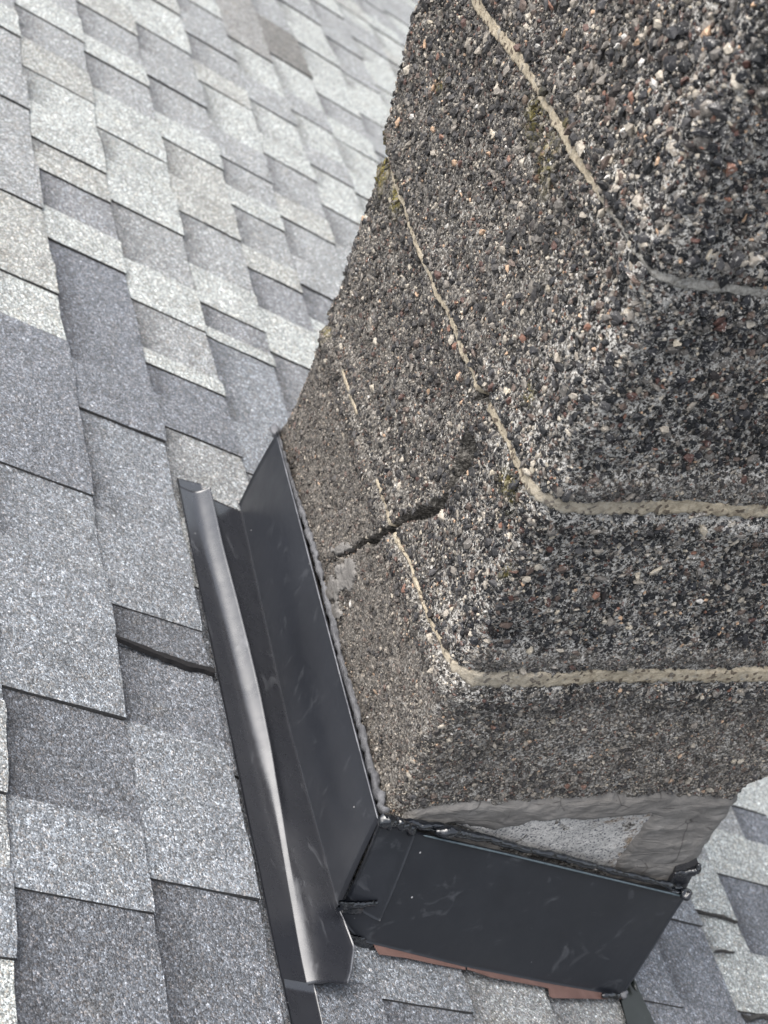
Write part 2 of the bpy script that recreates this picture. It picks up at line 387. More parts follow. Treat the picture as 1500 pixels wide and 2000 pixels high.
# ------------------------------------------------------------ ROOF
A0, E0, AV, AV2, AKV = -0.2508, 0.12, -0.0068, 0.0086, 0.0017
KN = {-1: [(0.1213, -.3709), (0.0333, -.3723), (-0.08, -.377), (-0.1912, -.3825)],
      0: [(1.5704, -.2473), (1.174, -.2535), (.9123, -.2521), (.6713, -.2456), (.4423, -.2432), (.2241, -.2426), (.0482, -.2468), (-.0355, -.2448), (-.0987, -.2457)],
      1: [(1.7488, -.1145), (1.5644, -.1207), (1.3102, -.1278), (1.0911, -.134), (.8652, -.1324), (.738, -.1281), (.6215, -.1242)],
      2: [(1.5558, .0031), (1.4118, .0053), (1.1943, -.0043), (.954, -.0096), (.80, -.0105), (.70, -.0034), (.6352, -.002), (0.0, -.006), (-.14, -.008)],
      3: [(1.9292, .1431), (1.7351, .14), (1.478, .1331), (1.3094, .1226), (1.138, .1159), (.915, .1079), (0.0, .112), (-.12, .106)],
      4: [(2.0744, .27), (1.9477, .2714), (1.7476, .2645), (1.6082, .2599), (1.4706, .2448), (1.3028, .2338), (1.2026, .2279), (1.0355, .2224), (0, .238), (-.104, .230)],
      5: [(2.061, .388), (1.8884, .3894), (1.7993, .3862), (1.7013, .3836), (1.5902, .3812), (1.3792, .3585), (0.2, .350), (-.1, .352)],
      6: [(2.4231, .5086), (2.2553, .5177), (2.0492, .5086), (1.8925, .5039), (1.7633, .5000), (0.3, .467), (-.04, .462)],
      7: [(.6, .58), (.074, .577), (-.031, .575)], 8: [(.6, .68), (.178, .666), (0, .662)], 9: [(.6, .80), (.32, .803), (.232, .785), (.1, .775)], 10: [(.6, .90), (.317, .880), (0, .875)]}
def Uline(k, v):
    v = np.asarray(v, float)
    vc = np.clip(v, -0.4, 2.3)
    g = A0 + E0 * k + AV * vc + AV2 * vc * vc + AKV * k * vc
    if k in KN:
        kn = sorted(KN[k]); x = np.array([p_[0] for p_ in kn]); y = np.array([p_[1] for p_ in kn])
        gy = A0 + E0 * k + AV * x + AV2 * x * x + AKV * k * x
        w = 1.0 / (1.0 + 0 * v)
        # smoothed residual
        r = sum(np.interp(v + o, x, y - gy) for o in (-.12, -.06, 0, .06, .12)) / 5
        dist = np.maximum(0, np.maximum(v - x.max(), x.min() - v)); w = np.exp(-dist / 0.4)
        g = g + r * w
    return g + 0.0010 * np.sin(v * 31 + k * 1.7) + 0.0007 * np.sin(v * 83 + k)

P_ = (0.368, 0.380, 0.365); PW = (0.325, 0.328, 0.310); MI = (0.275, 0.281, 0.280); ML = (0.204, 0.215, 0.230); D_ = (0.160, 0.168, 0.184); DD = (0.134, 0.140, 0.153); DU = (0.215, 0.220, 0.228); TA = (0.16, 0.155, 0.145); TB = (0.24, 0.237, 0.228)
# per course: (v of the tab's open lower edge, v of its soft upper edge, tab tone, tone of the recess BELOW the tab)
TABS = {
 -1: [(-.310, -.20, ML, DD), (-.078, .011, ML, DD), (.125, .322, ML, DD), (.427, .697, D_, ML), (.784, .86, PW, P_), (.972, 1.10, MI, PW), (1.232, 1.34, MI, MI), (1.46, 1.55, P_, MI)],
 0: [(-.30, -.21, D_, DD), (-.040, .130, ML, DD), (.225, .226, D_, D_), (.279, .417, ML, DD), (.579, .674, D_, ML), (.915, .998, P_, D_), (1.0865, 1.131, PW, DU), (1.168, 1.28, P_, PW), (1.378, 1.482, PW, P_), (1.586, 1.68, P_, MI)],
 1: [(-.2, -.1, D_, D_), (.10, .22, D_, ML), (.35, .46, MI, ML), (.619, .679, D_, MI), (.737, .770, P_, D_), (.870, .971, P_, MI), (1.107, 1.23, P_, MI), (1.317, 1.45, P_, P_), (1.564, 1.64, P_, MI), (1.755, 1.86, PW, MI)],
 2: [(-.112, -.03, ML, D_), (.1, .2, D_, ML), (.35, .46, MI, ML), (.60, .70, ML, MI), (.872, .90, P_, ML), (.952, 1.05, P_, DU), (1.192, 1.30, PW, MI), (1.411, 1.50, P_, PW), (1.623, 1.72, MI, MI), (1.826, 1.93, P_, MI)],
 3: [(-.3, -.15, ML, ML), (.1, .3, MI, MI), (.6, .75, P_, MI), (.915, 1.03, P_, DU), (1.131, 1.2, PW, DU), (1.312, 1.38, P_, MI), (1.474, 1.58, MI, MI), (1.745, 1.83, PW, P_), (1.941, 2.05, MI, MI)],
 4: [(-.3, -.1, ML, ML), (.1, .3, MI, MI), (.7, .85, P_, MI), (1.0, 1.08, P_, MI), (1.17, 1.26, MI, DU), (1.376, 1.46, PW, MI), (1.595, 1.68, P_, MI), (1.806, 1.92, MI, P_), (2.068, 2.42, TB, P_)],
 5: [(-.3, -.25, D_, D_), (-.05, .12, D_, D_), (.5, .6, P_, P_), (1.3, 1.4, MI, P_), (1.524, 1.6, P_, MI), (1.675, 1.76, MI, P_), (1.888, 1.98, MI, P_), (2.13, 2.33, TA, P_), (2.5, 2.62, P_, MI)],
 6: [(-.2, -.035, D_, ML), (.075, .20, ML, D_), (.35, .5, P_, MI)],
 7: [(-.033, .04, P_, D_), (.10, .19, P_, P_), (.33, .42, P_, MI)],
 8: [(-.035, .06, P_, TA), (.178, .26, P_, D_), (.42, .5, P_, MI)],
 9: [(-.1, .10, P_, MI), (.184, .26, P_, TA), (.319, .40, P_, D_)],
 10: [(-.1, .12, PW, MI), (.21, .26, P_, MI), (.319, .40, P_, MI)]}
roof_o = thing('shingle_roof', 'grey-green laminated asphalt shingle roof sloping under the chimney', 'roof', (0, 0, 0))
roof_o['kind'] = 'structure'
VMIN, VMAX = -1.0, 6.5
KMIN, KMAX = -11, 30
for k in range(KMIN, KMAX):
    tabs = list(TABS.get(k, []))
    lr = np.random.default_rng(100 + k)
    v = (tabs[-1][1] if tabs else VMIN) + lr.uniform(.05, .12)
    tones = [P_, P_, P_, PW, MI, MI] if k > 0 else [MI, ML, ML, D_, P_]
    while v < VMAX:
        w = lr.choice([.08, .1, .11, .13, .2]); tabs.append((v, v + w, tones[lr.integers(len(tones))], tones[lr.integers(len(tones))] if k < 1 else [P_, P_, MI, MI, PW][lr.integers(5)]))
        v += w + lr.choice([.07, .09, .11, .12])
    if TABS.get(k):
        v = tabs[0][0] - .12
    Vs, Fs, To, Ba, Mi = [], [], [], [], []
    nV = 0
    def add(V, F, tone, band, mi):
        global nV
        V = V.reshape(-1, 3); Vs.append(V); Fs.append(F + nV); nV += len(V)
        To.append(np.tile(tone, (len(V), 1))); Ba.append(np.broadcast_to(band, (len(V),)).copy()); Mi.append(np.full(len(F), mi))
    # base laminate: cells below / between tabs, each with its own printed tone
    edges = [VMIN] + [t[0] for t in tabs] + [VMAX]
    prev_top = VMIN
    far = k >= 8
    dv = 0.02 if not far else 0.06
    for (v0, v1, tt, rt) in tabs + [(VMAX, VMAX, MI, MI)]:
        a_, b_ = prev_top, v0
        if b_ - a_ > 1e-4:
            vv = np.linspace(a_, b_, max(2, int((b_ - a_) / dv) + 1))
            ts = np.array([-.03, 0.0, .12, .22, .38, .6, .85, 1.0])
            u0 = Uline(k, vv)[:, None]; u1 = Uline(k + 1, vv)[:, None]
            jit = 0.0007 * vn(np.stack([vv * 1, 0 * vv + k * 3.1, 0 * vv], -1), 0.004)[:, None]
            U = u0 + (u1 + jit - u0) * ts[None, :]
            H = -0.0055 + 0.0045 * np.clip(ts, 0, 1)[None, :] + 0.0008 * vn(np.stack([U, np.broadcast_to(vv[:, None], U.shape), 0 * U], -1), .06, k + 9)
            V = roof(U, vv[:, None], H)
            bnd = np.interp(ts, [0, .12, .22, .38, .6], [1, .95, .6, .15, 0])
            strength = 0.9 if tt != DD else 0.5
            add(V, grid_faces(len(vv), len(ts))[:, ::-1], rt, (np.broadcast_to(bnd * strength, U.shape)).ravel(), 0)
            Bv = np.stack([V[:, -1], V[:, -1] - np.array([SP, 0, CP]) * 0.004], 1)
            add(Bv, grid_faces(len(vv), 2)[:, ::-1], rt, 0.0, 1)
        if v1 - v0 > 1e-3:
            vv = np.linspace(v0, v1, max(3, int((v1 - v0) / (dv * .5)) + 1)); vv = np.r_[vv[0], vv]
            ts = np.array([-.03, 0.0, .018, .05, .2, .4, .6, .8, 1.0])
            u0 = Uline(k, vv)[:, None]; u1 = Uline(k + 1, vv)[:, None]
            jit = 0.0009 * vn(np.stack([vv, 0 * vv + k * 5.3, 0 * vv], -1), 0.004, 4)[:, None]
            U = u0 + (u1 + jit + 0.0008 - u0) * ts[None, :]
            soft = smooth(v1 - vv, 0.0, 0.012)[:, None]
            tk = 0.0029 + 0.0009 * lr.uniform(-1, 1)
            H = -0.0055 + 0.0045 * np.clip(ts, 0, 1)[None, :] + tk * (0.12 + 0.88 * soft) + 0.0007 * vn(np.stack([U, np.broadcast_to(vv[:, None], U.shape), 0 * U], -1), .05, k + 19)
            VV = np.broadcast_to(vv[:, None], U.shape).copy()
            VV[0] += 0.0012 * vn(np.stack([U[0] * 1, 0 * U[0], 0 * U[0] + v0], -1), .02, 2) + 0.0010 * (ts - .5)
            VV[1] = VV[0] + 1e-5
            V = roof(U, VV, H)
            V[0] = V[1]
            add(V[1:], grid_faces(len(vv) - 1, len(ts))[:, ::-1], tt, np.broadcast_to(np.interp(ts, [0, .018, .05], [1, .75, 0]), (len(vv) - 1, len(ts))).ravel(), 0)  # narrow dark band paints contact shade below the butt above
            N3 = np.array([SP, 0, CP])
            gap = 0.010 if (k == 0 and abs(v0 - .225) < 1e-3) else 0.0
            Ev = np.stack([V[1], V[1] - N3 * (tk + .0012)], 0)                      # open lower edge of the tab
            add(Ev, grid_faces(2, len(ts)), tt, 0.0, 1)
            Bv = np.stack([V[1:, -1], V[1:, -1] - N3 * (tk + 0.004)], 1)             # butt
            add(Bv, grid_faces(len(vv) - 1, 2)[:, ::-1], tt, 0.0, 1)
        prev_top = v1 if v1 - v0 > 1e-3 else v0
    V = np.concatenate(Vs); F = np.concatenate(Fs)
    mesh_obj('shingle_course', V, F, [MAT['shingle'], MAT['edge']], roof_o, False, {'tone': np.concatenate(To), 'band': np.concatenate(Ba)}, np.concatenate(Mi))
# the roof deck under the courses
g = roof(np.array([-1.7, -1.7, 3.7, 3.7]), np.array([-1.3, 6.7, 6.7, -1.3]), -0.03)
mesh_obj('roof_deck', np.concatenate([g, g - np.array([SP, 0, CP]) * .02]), np.array([[0, 3, 2, 1], [4, 5, 6, 7], [0, 1, 5, 4], [1, 2, 6, 5], [2, 3, 7, 6], [3, 0, 4, 7]]), MAT['edge'], roof_o)

grd = mesh_obj('ground', np.array([(-150, -150, -4.2), (150, -150, -4.2), (150, 150, -4.2), (-150, 150, -4.2)]), np.array([[0, 1, 2, 3]]), m_simple('yard_ground', (0.030, 0.032, 0.028), (0.055, 0.056, 0.050), 0.95, 3))
grd['kind'] = 'structure'
# open joints and cracks in the shingles: dark strips, the joint's deep shade painted black
def gap_strip(name, pts, w, label, parent=roof_o, h=0.0036, mat='crack'):
    uv = np.array([on_roof(*p_) for p_ in pts]); n = 40
    L = np.r_[0, np.cumsum(np.linalg.norm(np.diff(uv, axis=0), axis=1))]; t = np.linspace(0, L[-1], n)
    U = np.interp(t, L, uv[:, 0]); Vv = np.interp(t, L, uv[:, 1])
    ww = np.interp(t / L[-1], np.linspace(0, 1, len(w)), w) * (1 + .35 * vn(np.stack([U, Vv, U * 0], -1), .008, 3))
    Vv = Vv + .001 * vn(np.stack([U, Vv, U * 0], -1), .012, 8)
    Vx = np.stack([roof(U, Vv + ww, h - .004), roof(U, Vv + ww * .6, h), roof(U, Vv - ww * .6, h), roof(U, Vv - ww, h - .004)], 1)
    o = mesh_obj(name, Vx, grid_faces(n, 4), MAT[mat], parent)
    if label: o['label'] = label
    return o
gap_strip('open_joint_shade', [(221, 1243), (232, 1250), (300, 1277), (360, 1299), (416, 1314)], [.0022, .0040, .0052, .0056, .0052], 'wide open joint in the shingles left of the back pan, its deep shade painted black', mat='gap_shade')
gap_strip('crack', [(1355, 1779), (1385, 1787), (1410, 1791), (1438, 1803)], [.0004, .0014, .0020, .0006], 'wavy dark crack in the pale shingles')
gap_strip('crack', [(1392, 1860), (1410, 1858), (1432, 1862)], [.0008, .0018, .0005], 'short dark crack')
gap_strip('crack', [(1446, 1983), (1462, 1990), (1490, 1984), (1503, 1990)], [.001, .0034, .0028, .003], 'ragged dark crack at the roof corner')

# ------------------------------------------------------------ CHIMNEY surface
RC = 0.020
def yF(z): return np.interp(z, [-.3, .1, .16, .285, .32, .495, .53, .63, .70, .96], [.545, .548, .528, .513, .508, .515, .520, .548, .556, .560])
def xR(z): return np.interp(z, [-.3, .08, .14, .17, .3, .96], [.372, .366, .368, .394, .402, .405])
def surf(s, z):
    """point and normal of the chimney's wall at perimeter coordinate s (0 at the near corner, >0 front face, <0 left face)"""
    s, z = np.broadcast_arrays(np.asarray(s, float), np.asarray(z, float)); yf, xr = yF(z), xR(z)
    P = np.zeros(s.shape + (3,)); N = np.zeros(s.shape + (3,)); P[..., 2] = z
    r = RC
    def arc(cx, cy, a0, t):   # t in 0..1 over 90 degrees from a0
        an = a0 + t * np.pi / 2; return np.stack([cx + r * np.cos(an), cy + r * np.sin(an), z], -1), np.stack([np.cos(an), np.sin(an), 0 * an], -1)
    def put(m, Q, n_): P[m] = Q[m]; N[m] = np.broadcast_to(n_, N.shape)[m]
    one = np.ones_like(s)
    put((s >= r) & (s <= xr - r), np.stack([s, 0 * s, z], -1), (0, -1, 0))
    put((s <= -r) & (s >= -yf + r), np.stack([0 * s, -s, z], -1), (-1, 0, 0))
    m = np.abs(s) < r; Q, n_ = arc(r, r, np.pi, (s + r) / (2 * r)); put(m, Q, n_)
    m = (s > xr - r) & (s < xr + r); Q, n_ = arc(xr - r, r, 1.5 * np.pi, (s - xr + r) / (2 * r)); put(m, Q, n_)
    m = s >= xr + r; put(m, np.stack([xr * one, s - xr, z], -1), (1, 0, 0))
    m = (s < -yf + r) & (s > -yf - r); Q, n_ = arc(r, yf - r, np.pi, (s + yf - r) / (2 * r)); put(m, Q, n_)
    m = s <= -yf - r; put(m, np.stack([-s - yf, yf, z], -1), (0, 1, 0))
    return P, N
def jtab(pts): 
    a_ = np.array(sorted(pts)); return a_[:, 0], a_[:, 1]
J1 = [wall_sz(*p_) for p_ in [(685, 760), (712, 840), (748, 965), (775, 1045), (800, 1100), (840, 1210), (868, 1275)]] + [(0.0, .303)] + [front_sz(*p_) for p_ in [(920, 1327), (1000, 1331), (1100, 1329), (1200, 1326), (1300, 1323), (1400, 1324), (1500, 1322)]]
J2 = [wall_sz(*p_) for p_ in [(745, 300), (775, 370), (800, 430), (826, 500), (860, 580), (885, 630), (910, 690), (940, 760), (970, 810), (1000, 876), (1025, 930)]] + [(0.0, .4985)] + [front_sz(*p_) for p_ in [(1100, 988), (1175, 990), (1315, 990), (1500, 996)]]
J3 = [wall_sz(*p_) for p_ in [(930, 0), (985, 75), (1040, 150), (1090, 230), (1125, 290), (1160, 345), (1190, 400), (1230, 460), (1260, 505)]] + [(0.0, .703)] + [front_sz(*p_) for p_ in [(1330, 546), (1400, 554), (1500, 566)]]
JT = [jtab(J1), jtab(J2), jtab(J3)]
def jz(i, s): return np.interp(s, *JT[i])
# half widths of the visible mortar along s
JW = [([-.6, -.42, -.41, -.36, -.345, -.26, -.245, -.17, -.10, -.04, -.015, .01, .05, .4], [.0005, .0005, .0024, .0020, .0007, .0009, .0026, .0028, .0022, .0026, .0046, .0085, .0086, .0086]),
      ([-.6, -.5, -.45, -.3, -.2, -.1, -.04, -.01, .02, .06, .4], [.004, .0050, .0036, .0030, .0042, .0052, .0050, .0066, .0066, .0078, .0080]),
      ([-.6, -.4, -.30, -.25, -.13, -.09, -.05, -.01, .02, .4], [.005, .0062, .0072, .0048, .0052, .0028, .0016, .0022, .0042, .0050])]
CRACK = np.array([left_sz(*p_) for p_ in [(640, 1105), (672, 1085), (712, 1065), (752, 1045), (790, 1020), (832, 995), (862, 978), (884, 915), (905, 880), (912, 852)]])
CRW = [.0009, .0016, .0022, .0042, .0032, .0048, .0052, .0085, .0135, .0050]
CRACK2 = np.array([left_sz(*p_) for p_ in [(930, 790), (945, 765), (958, 778)]])
_cd = [0] + list(np.cumsum(np.linalg.norm(np.diff(CRACK, axis=0), axis=1)))
def crackf(s, z):
    best = np.full(np.shape(s), 9.0); Q_ = np.stack([s, z, 0 * s], -1)
    s = s + .0035 * vn(Q_, .013, 71) + .0018 * vn(Q_, .005, 72); z = z + .0035 * vn(Q_, .013, 73) + .0018 * vn(Q_, .005, 74)
    wob = 0.0
    for i in range(len(CRACK) - 1):
        A = CRACK[i]; AB = CRACK[i + 1] - A; t = np.clip(((s - A[0]) * AB[0] + (z - A[1]) * AB[1]) / (AB @ AB), 0, 1)
        w = CRW[i] + (CRW[i + 1] - CRW[i]) * t
        best = np.minimum(best, (np.hypot(s - A[0] - t * AB[0], z - A[1] - t * AB[1]) + wob) / (w * 1.25))
    best = np.minimum(best, poly_dist(s, z, CRACK2, False) / .0042)
    return best
PUT_TOP = [front_sz(*p_) for p_ in [(756, 1590), (800, 1578), (860, 1562), (1000, 1564), (1100, 1558), (1200, 1553), (1330, 1549), (1400, 1556), (1440, 1558)]]
PUT_TOP[0] = (.004, PUT_TOP[0][1])
PUTTY_POLY = PUT_TOP + [(.43, PUT_TOP[-1][1] - .004), (.43, -.25), (.004, -.1)]
BARE_POLY = [front_sz(*p_) for p_ in [(872, 1608), (905, 1618), (960, 1628), (1010, 1622), (1040, 1606), (1100, 1601), (1180, 1600), (1262, 1592), (1246, 1618), (1222, 1650), (1200, 1680), (1188, 1712), (1100, 1690), (1000, 1662), (900, 1632)]]
def regions(s, z):
    P3 = np.stack([s, z, 0 * s], -1); n = fbm(P3, .09, 3, 5)
    j1 = jz(0, s)
    dust = smooth(j1 - z + .022 * n, -.01, .05) * np.where(s < -.01, .9, .58)
    dust = np.maximum(dust, .50 * smooth(-s, .12, .42) * smooth(.50 - z, 0, .15) )
    dust = np.maximum(dust, .32 * smooth(-s, .0, .2))
    dust = np.maximum(dust, .7 * np.exp(-((z - j1 - .022) / .014) ** 2) * (s > 0))
    j2 = jz(1, s)
    dust = np.maximum(dust, .6 * np.exp(-((z - j2 - .018) / .013) ** 2) * (s > .02))
    pale = .535 + .10 * smooth(s, -.15, .10) + .03 * np.exp(-((s - .03) / .06) ** 2 - ((z - .62) / .075) ** 2) + .06 * smooth(z, .66, .75) * smooth(s, -.2, -.02)
    pale += .08 * np.exp(-((s + .0) / .03) ** 2 - ((z - .520) / .03) ** 2) + .3 * np.exp(-((z - j2 + .012) / .006) ** 2) * (s > -.01)
    pale += .18 * np.exp(-((z - jz(2, s) + .014) / .018) ** 2) * np.exp(-((s - .0) / .05) ** 2)
    pale -= .12 * smooth(j1 - z, -.02, .06) + .12 * smooth(-s, .25, .45)
    pale = pale + .06 * n - .20 * smooth(-s, .03, .16)
    moss = 0 * s
    for (x, y), r in {(735, 310): .020, (765, 385): .014, (735, 345): .014, (1050, 228): .018, (1075, 320): .018, (1000, 960): .012, (985, 940): .010, (640, 640): .012, (1115, 250): .008, (980, 1120): .007, (1040, 770): .008, (860, 165): .007}.items():
        a_, b_ = wall_sz(x, y); moss = np.maximum(moss, (.95 if y < 400 and x < 800 else .55) * np.exp(-((s - a_) ** 2 + (z - b_) ** 2) / r ** 2))
    ck = smooth(crackf(s, z), .8, 1.25); pale = pale * ck - .35 * (1 - ck); dust = dust * ck; moss = moss * ck
    return np.stack([np.clip(dust, 0, 1), np.clip(pale, -.4, 1), np.clip(moss, 0, 1)], -1)
def disp(s, z, fine=True):
    P, N = surf(s, z)
    d = .0038 * fbm(P, .10, 2, 1) + .0022 * fbm(P, .026, 2, 2)
    if fine: d = d + .0016 * fbm(P, .007, 2, 3)
    for i in range(3):
        dz = z - jz(i, s); w = np.interp(s, *JW[i])
        d = d - (.0038 + .25 * w) * np.exp(-(dz / (w + .004)) ** 2) + .0050 * np.exp(-(dz / .014) ** 2)
        d = d + .0035 * np.exp(-((np.abs(dz) - w - .016) / .012) ** 2)
        d = d - .007 * np.exp(-(dz / .010) ** 2) * smooth(-s, .44, .50)
    d = d - .0022 * smooth(z - jz(0, s), -.006, .006) + .0020 * smooth(z - jz(1, s), -.006, .006) + .0022 * smooth(z - jz(2, s), -.006, .006)
    c = crackf(s, z)
    d = d - .019 * (1 - smooth(c, .55, 1.15)) 
    # one block stands slightly proud of its neighbour across the crack
    d = d - .004 * smooth(z - .30 - (-s) * .35, -.02, .02) * (s < -.14) * (z < jz(1, s))
    return P, N, d
CH_BASE = (0.0, 0.0, -0.25)
chim = thing('chimney', 'rough dark pebble-faced block chimney with tan mortar joints rising from the roof', 'chimney', (0.18, 0.25, -0.25))
SMIN, SMAX = -.53 - .40, .39 + .54
sN = 640
sgrid = np.unique(np.concatenate([np.arange(-.60, .44, .0026), np.arange(SMIN, -.60, .01), np.arange(.44, SMAX, .01)]))
zlo = [-.27, None, None, None]
def block_bounds(k, s):
    lo = np.full_like(s, -.27) if k == 0 else jz(k - 1, s)
    hi = jz(k, s) if k < 3 else np.full_like(s, .955)
    return lo, hi
blocks = []
BLAB = ['lowest course, coated brown-grey towards the flashing', 'second course split by a stepped crack', 'third course with white lichen at the corner', 'topmost course with the coarsest black stones']
for k in range(4):
    lo, hi = block_bounds(k, sgrid); nz = int(round(np.mean(hi - lo) / .0028)) + 1
    t = np.linspace(0, 1, nz)[:, None]; Z = lo[None] + (hi - lo)[None] * t; S = np.broadcast_to(sgrid[None], Z.shape)
    P, N, d = disp(S, Z); V = P + N * d[..., None]
    o = mesh_obj('block_course', V, grid_faces(nz, len(sgrid)), MAT['matrix'], chim, True, {'reg': regions(S, Z).reshape(-1, 3)})
    o['label'] = BLAB[k]; blocks.append(o)
# flat cap closing the block shell (out of the picture)
sc_ = np.linspace(SMIN, SMAX, 80); P, N, d = disp(sc_, np.full(80, .955)); cc = np.array([[.2, .27, .96]])
mesh_obj('chimney_cap', np.concatenate([P + N * d[:, None], cc]), np.array([[i, i + 1, 80] for i in range(79)]), MAT['mortar'], chim)

# --- crushed stones bedded in the roughcast
phi = (1 + 5 ** .5) / 2
ICO = np.array([(-1, phi, 0), (1, phi, 0), (-1, -phi, 0), (1, -phi, 0), (0, -1, phi), (0, 1, phi), (0, -1, -phi), (0, 1, -phi), (phi, 0, -1), (phi, 0, 1), (-phi, 0, -1), (-phi, 0, 1)]) / math.sqrt(1 + phi * phi)
ICF = np.array([(0, 11, 5), (0, 5, 1), (0, 1, 7), (0, 7, 10), (0, 10, 11), (1, 5, 9), (5, 11, 4), (11, 10, 2), (10, 7, 6), (7, 1, 8), (3, 9, 4), (3, 4, 2), (3, 2, 6), (3, 6, 8), (3, 8, 9), (4, 9, 5), (2, 4, 11), (6, 2, 10), (8, 6, 7), (9, 8, 1)])
def stones(k, spacing, rlo, rhi, lift, seed, keep=1.0, flk=0.0):
    r_ = np.random.default_rng(seed); s0, s1 = -.565, .425
    S, Z = np.meshgrid(np.arange(s0, s1, spacing), np.arange(-.27, .955, spacing)); S = S.ravel(); Z = Z.ravel()
    S = S + r_.uniform(-.5, .5, S.shape) * spacing; Z = Z + r_.uniform(-.5, .5, S.shape) * spacing
    lo, hi = block_bounds(k, S); m = (Z > lo + .0005) & (Z < hi - .0005)
    # hidden below the roof or the flashing upstand
    m &= Z > np.where(S < 0, .06, .10 - np.clip(S, 0, 1) * .38 - .06)
    for i in range(3):
        w = np.interp(S, *JW[i]); m &= (np.abs(Z - jz(i, S)) > w * .94 + np.where(w > .001, r_.uniform(-.0008, .0020, S.shape), -.001))
    m &= crackf(S, Z) > .95
    m &= ~((sdist(S, Z, PUTTY_POLY) > .001) & (S > 0))
    m &= r_.uniform(0, 1, S.shape) < keep
    S, Z = S[m], Z[m]; n = len(S)
    rg = regions(S, Z); P, N, d = disp(S, Z, False)
    sz = rlo * (rhi / rlo) ** (r_.uniform(0, 1, n) ** 2.8)
    sz = sz * (1 + .35 * smooth(Z, .55, .80)) * (1 - .28 * rg[:, 0])
    up = np.array([0, 0, 1.0]); T1 = np.cross(N, up); T1 /= np.linalg.norm(T1, axis=1, keepdims=True); T2 = np.cross(N, T1)
    an = r_.uniform(0, np.pi, n); c_, s_ = np.cos(an)[:, None], np.sin(an)[:, None]
    A = T1 * c_ + T2 * s_; B = -T1 * s_ + T2 * c_
    L = ICO[None] * (1 + r_.uniform(-.32, .32, (n, 12, 1))) + r_.uniform(-.14, .14, (n, 12, 3))
    sa = sz * r_.uniform(.85, 1.45, n); sb = sz * r_.uniform(.55, 1.0, n); sn = sz * r_.uniform(.45, .85, n)
    tilt = r_.uniform(-.5, .5, (n, 2))
    V = (P + N * (d + sn * lift * (1 - .45 * rg[:, 0]))[:, None])[:, None] + A[:, None] * (L[..., 0] * sa[:, None])[..., None] + B[:, None] * (L[..., 1] * sb[:, None])[..., None] \
        + N[:, None] * (L[..., 2] * sn[:, None] + L[..., 0] * (tilt[:, :1] * sn[:, None]) + L[..., 1] * (tilt[:, 1:] * sn[:, None]))[..., None]
    F = (ICF[None] + (np.arange(n) * 12)[:, None, None]).reshape(-1, 3)
    rn = r_.uniform(0, 1, n); rn = np.where(r_.uniform(0, 1, n) < flk * (1 + 4.0 * smooth(jz(0, S) - Z, .03, .07) * (S > -.02) + .7 * rg[:, 0]), r_.uniform(.86, 1, n), rn)
    return V.reshape(-1, 3), F, np.repeat(rg, 12, axis=0), np.repeat(rn, 12)
for k in range(4):
    a_ = stones(k, .0048, .0015, .0047, .35, 10 + k, .75); b_ = stones(k, .0028, .0009, .0019, .5, 20 + k, .74, .15)
    V, F = cat_meshes([(a_[0], a_[1]), (b_[0], b_[1])])
    o = mesh_obj('aggregate', V, F, MAT['stone'], blocks[k], False, {'reg': np.concatenate([a_[2], b_[2]]), 'rnd': np.concatenate([a_[3], b_[3]])})

# --- mortar joints
JL = ['lowest tan mortar joint, thick on the front face and broken on the left face', 'middle tan mortar joint turning the chimney corner', 'upper mortar joint fading to grey at the corner']
for i in range(3):
    s = np.arange(-.56, .41, .0022); w0 = np.interp(s, *JW[i])
    q_ = np.stack([s, 0 * s, 0 * s + i], -1)
    wu = np.maximum(w0 * (1 + .34 * fbm(q_, .030, 3, 31) + .40 * vn(q_, .005, 32) + .25 * vn(q_, .0025, 34)) , .0002); wd = np.maximum(w0 * (1 + .30 * fbm(q_, .022, 3, 47) + .40 * vn(q_, .0045, 33) + .25 * vn(q_, .0025, 35)), .0002)
    pres = np.where(s < -.03, smooth(fbm(q_ + 3.3, .045, 2, 55), -1.0, -.6), 1 - .5 * smooth(fbm(q_ + 1.3, .02, 2, 56), .55, .9)); wu *= pres; wd *= pres
    tt = np.linspace(-1, 1, 9)[:, None]
    Z = jz(i, s)[None] + np.where(tt > 0, tt * wu[None] * 1.12, tt * wd[None] * 1.12); S = np.broadcast_to(s[None], Z.shape)
    P, N, d = disp(S, Z, False)
    base = disp(s, jz(i, s), False)[2] + .0016 + .10 * w0
    prof = base[None] + .0003 * (1 - tt ** 2) + .0008 * fbm(P, .0035, 3, 90) + .0006 * vn(P, .02, 91) - .006 * (np.abs(tt) > .97) - .006 * (w0 < .0009)[None]
    V = P + N * prof[..., None]
    o = mesh_obj('mortar_joint', V, grid_faces(9, len(s)), MAT['mortar'], chim, True, {'crust': np.broadcast_to((.85 * smooth(s, -.12, -.03) if i == 2 else .25 * smooth(s, -.05, .0) * (1 - smooth(s, .04, .12)))[None], Z.shape).ravel()}); o['label'] = JL[i]

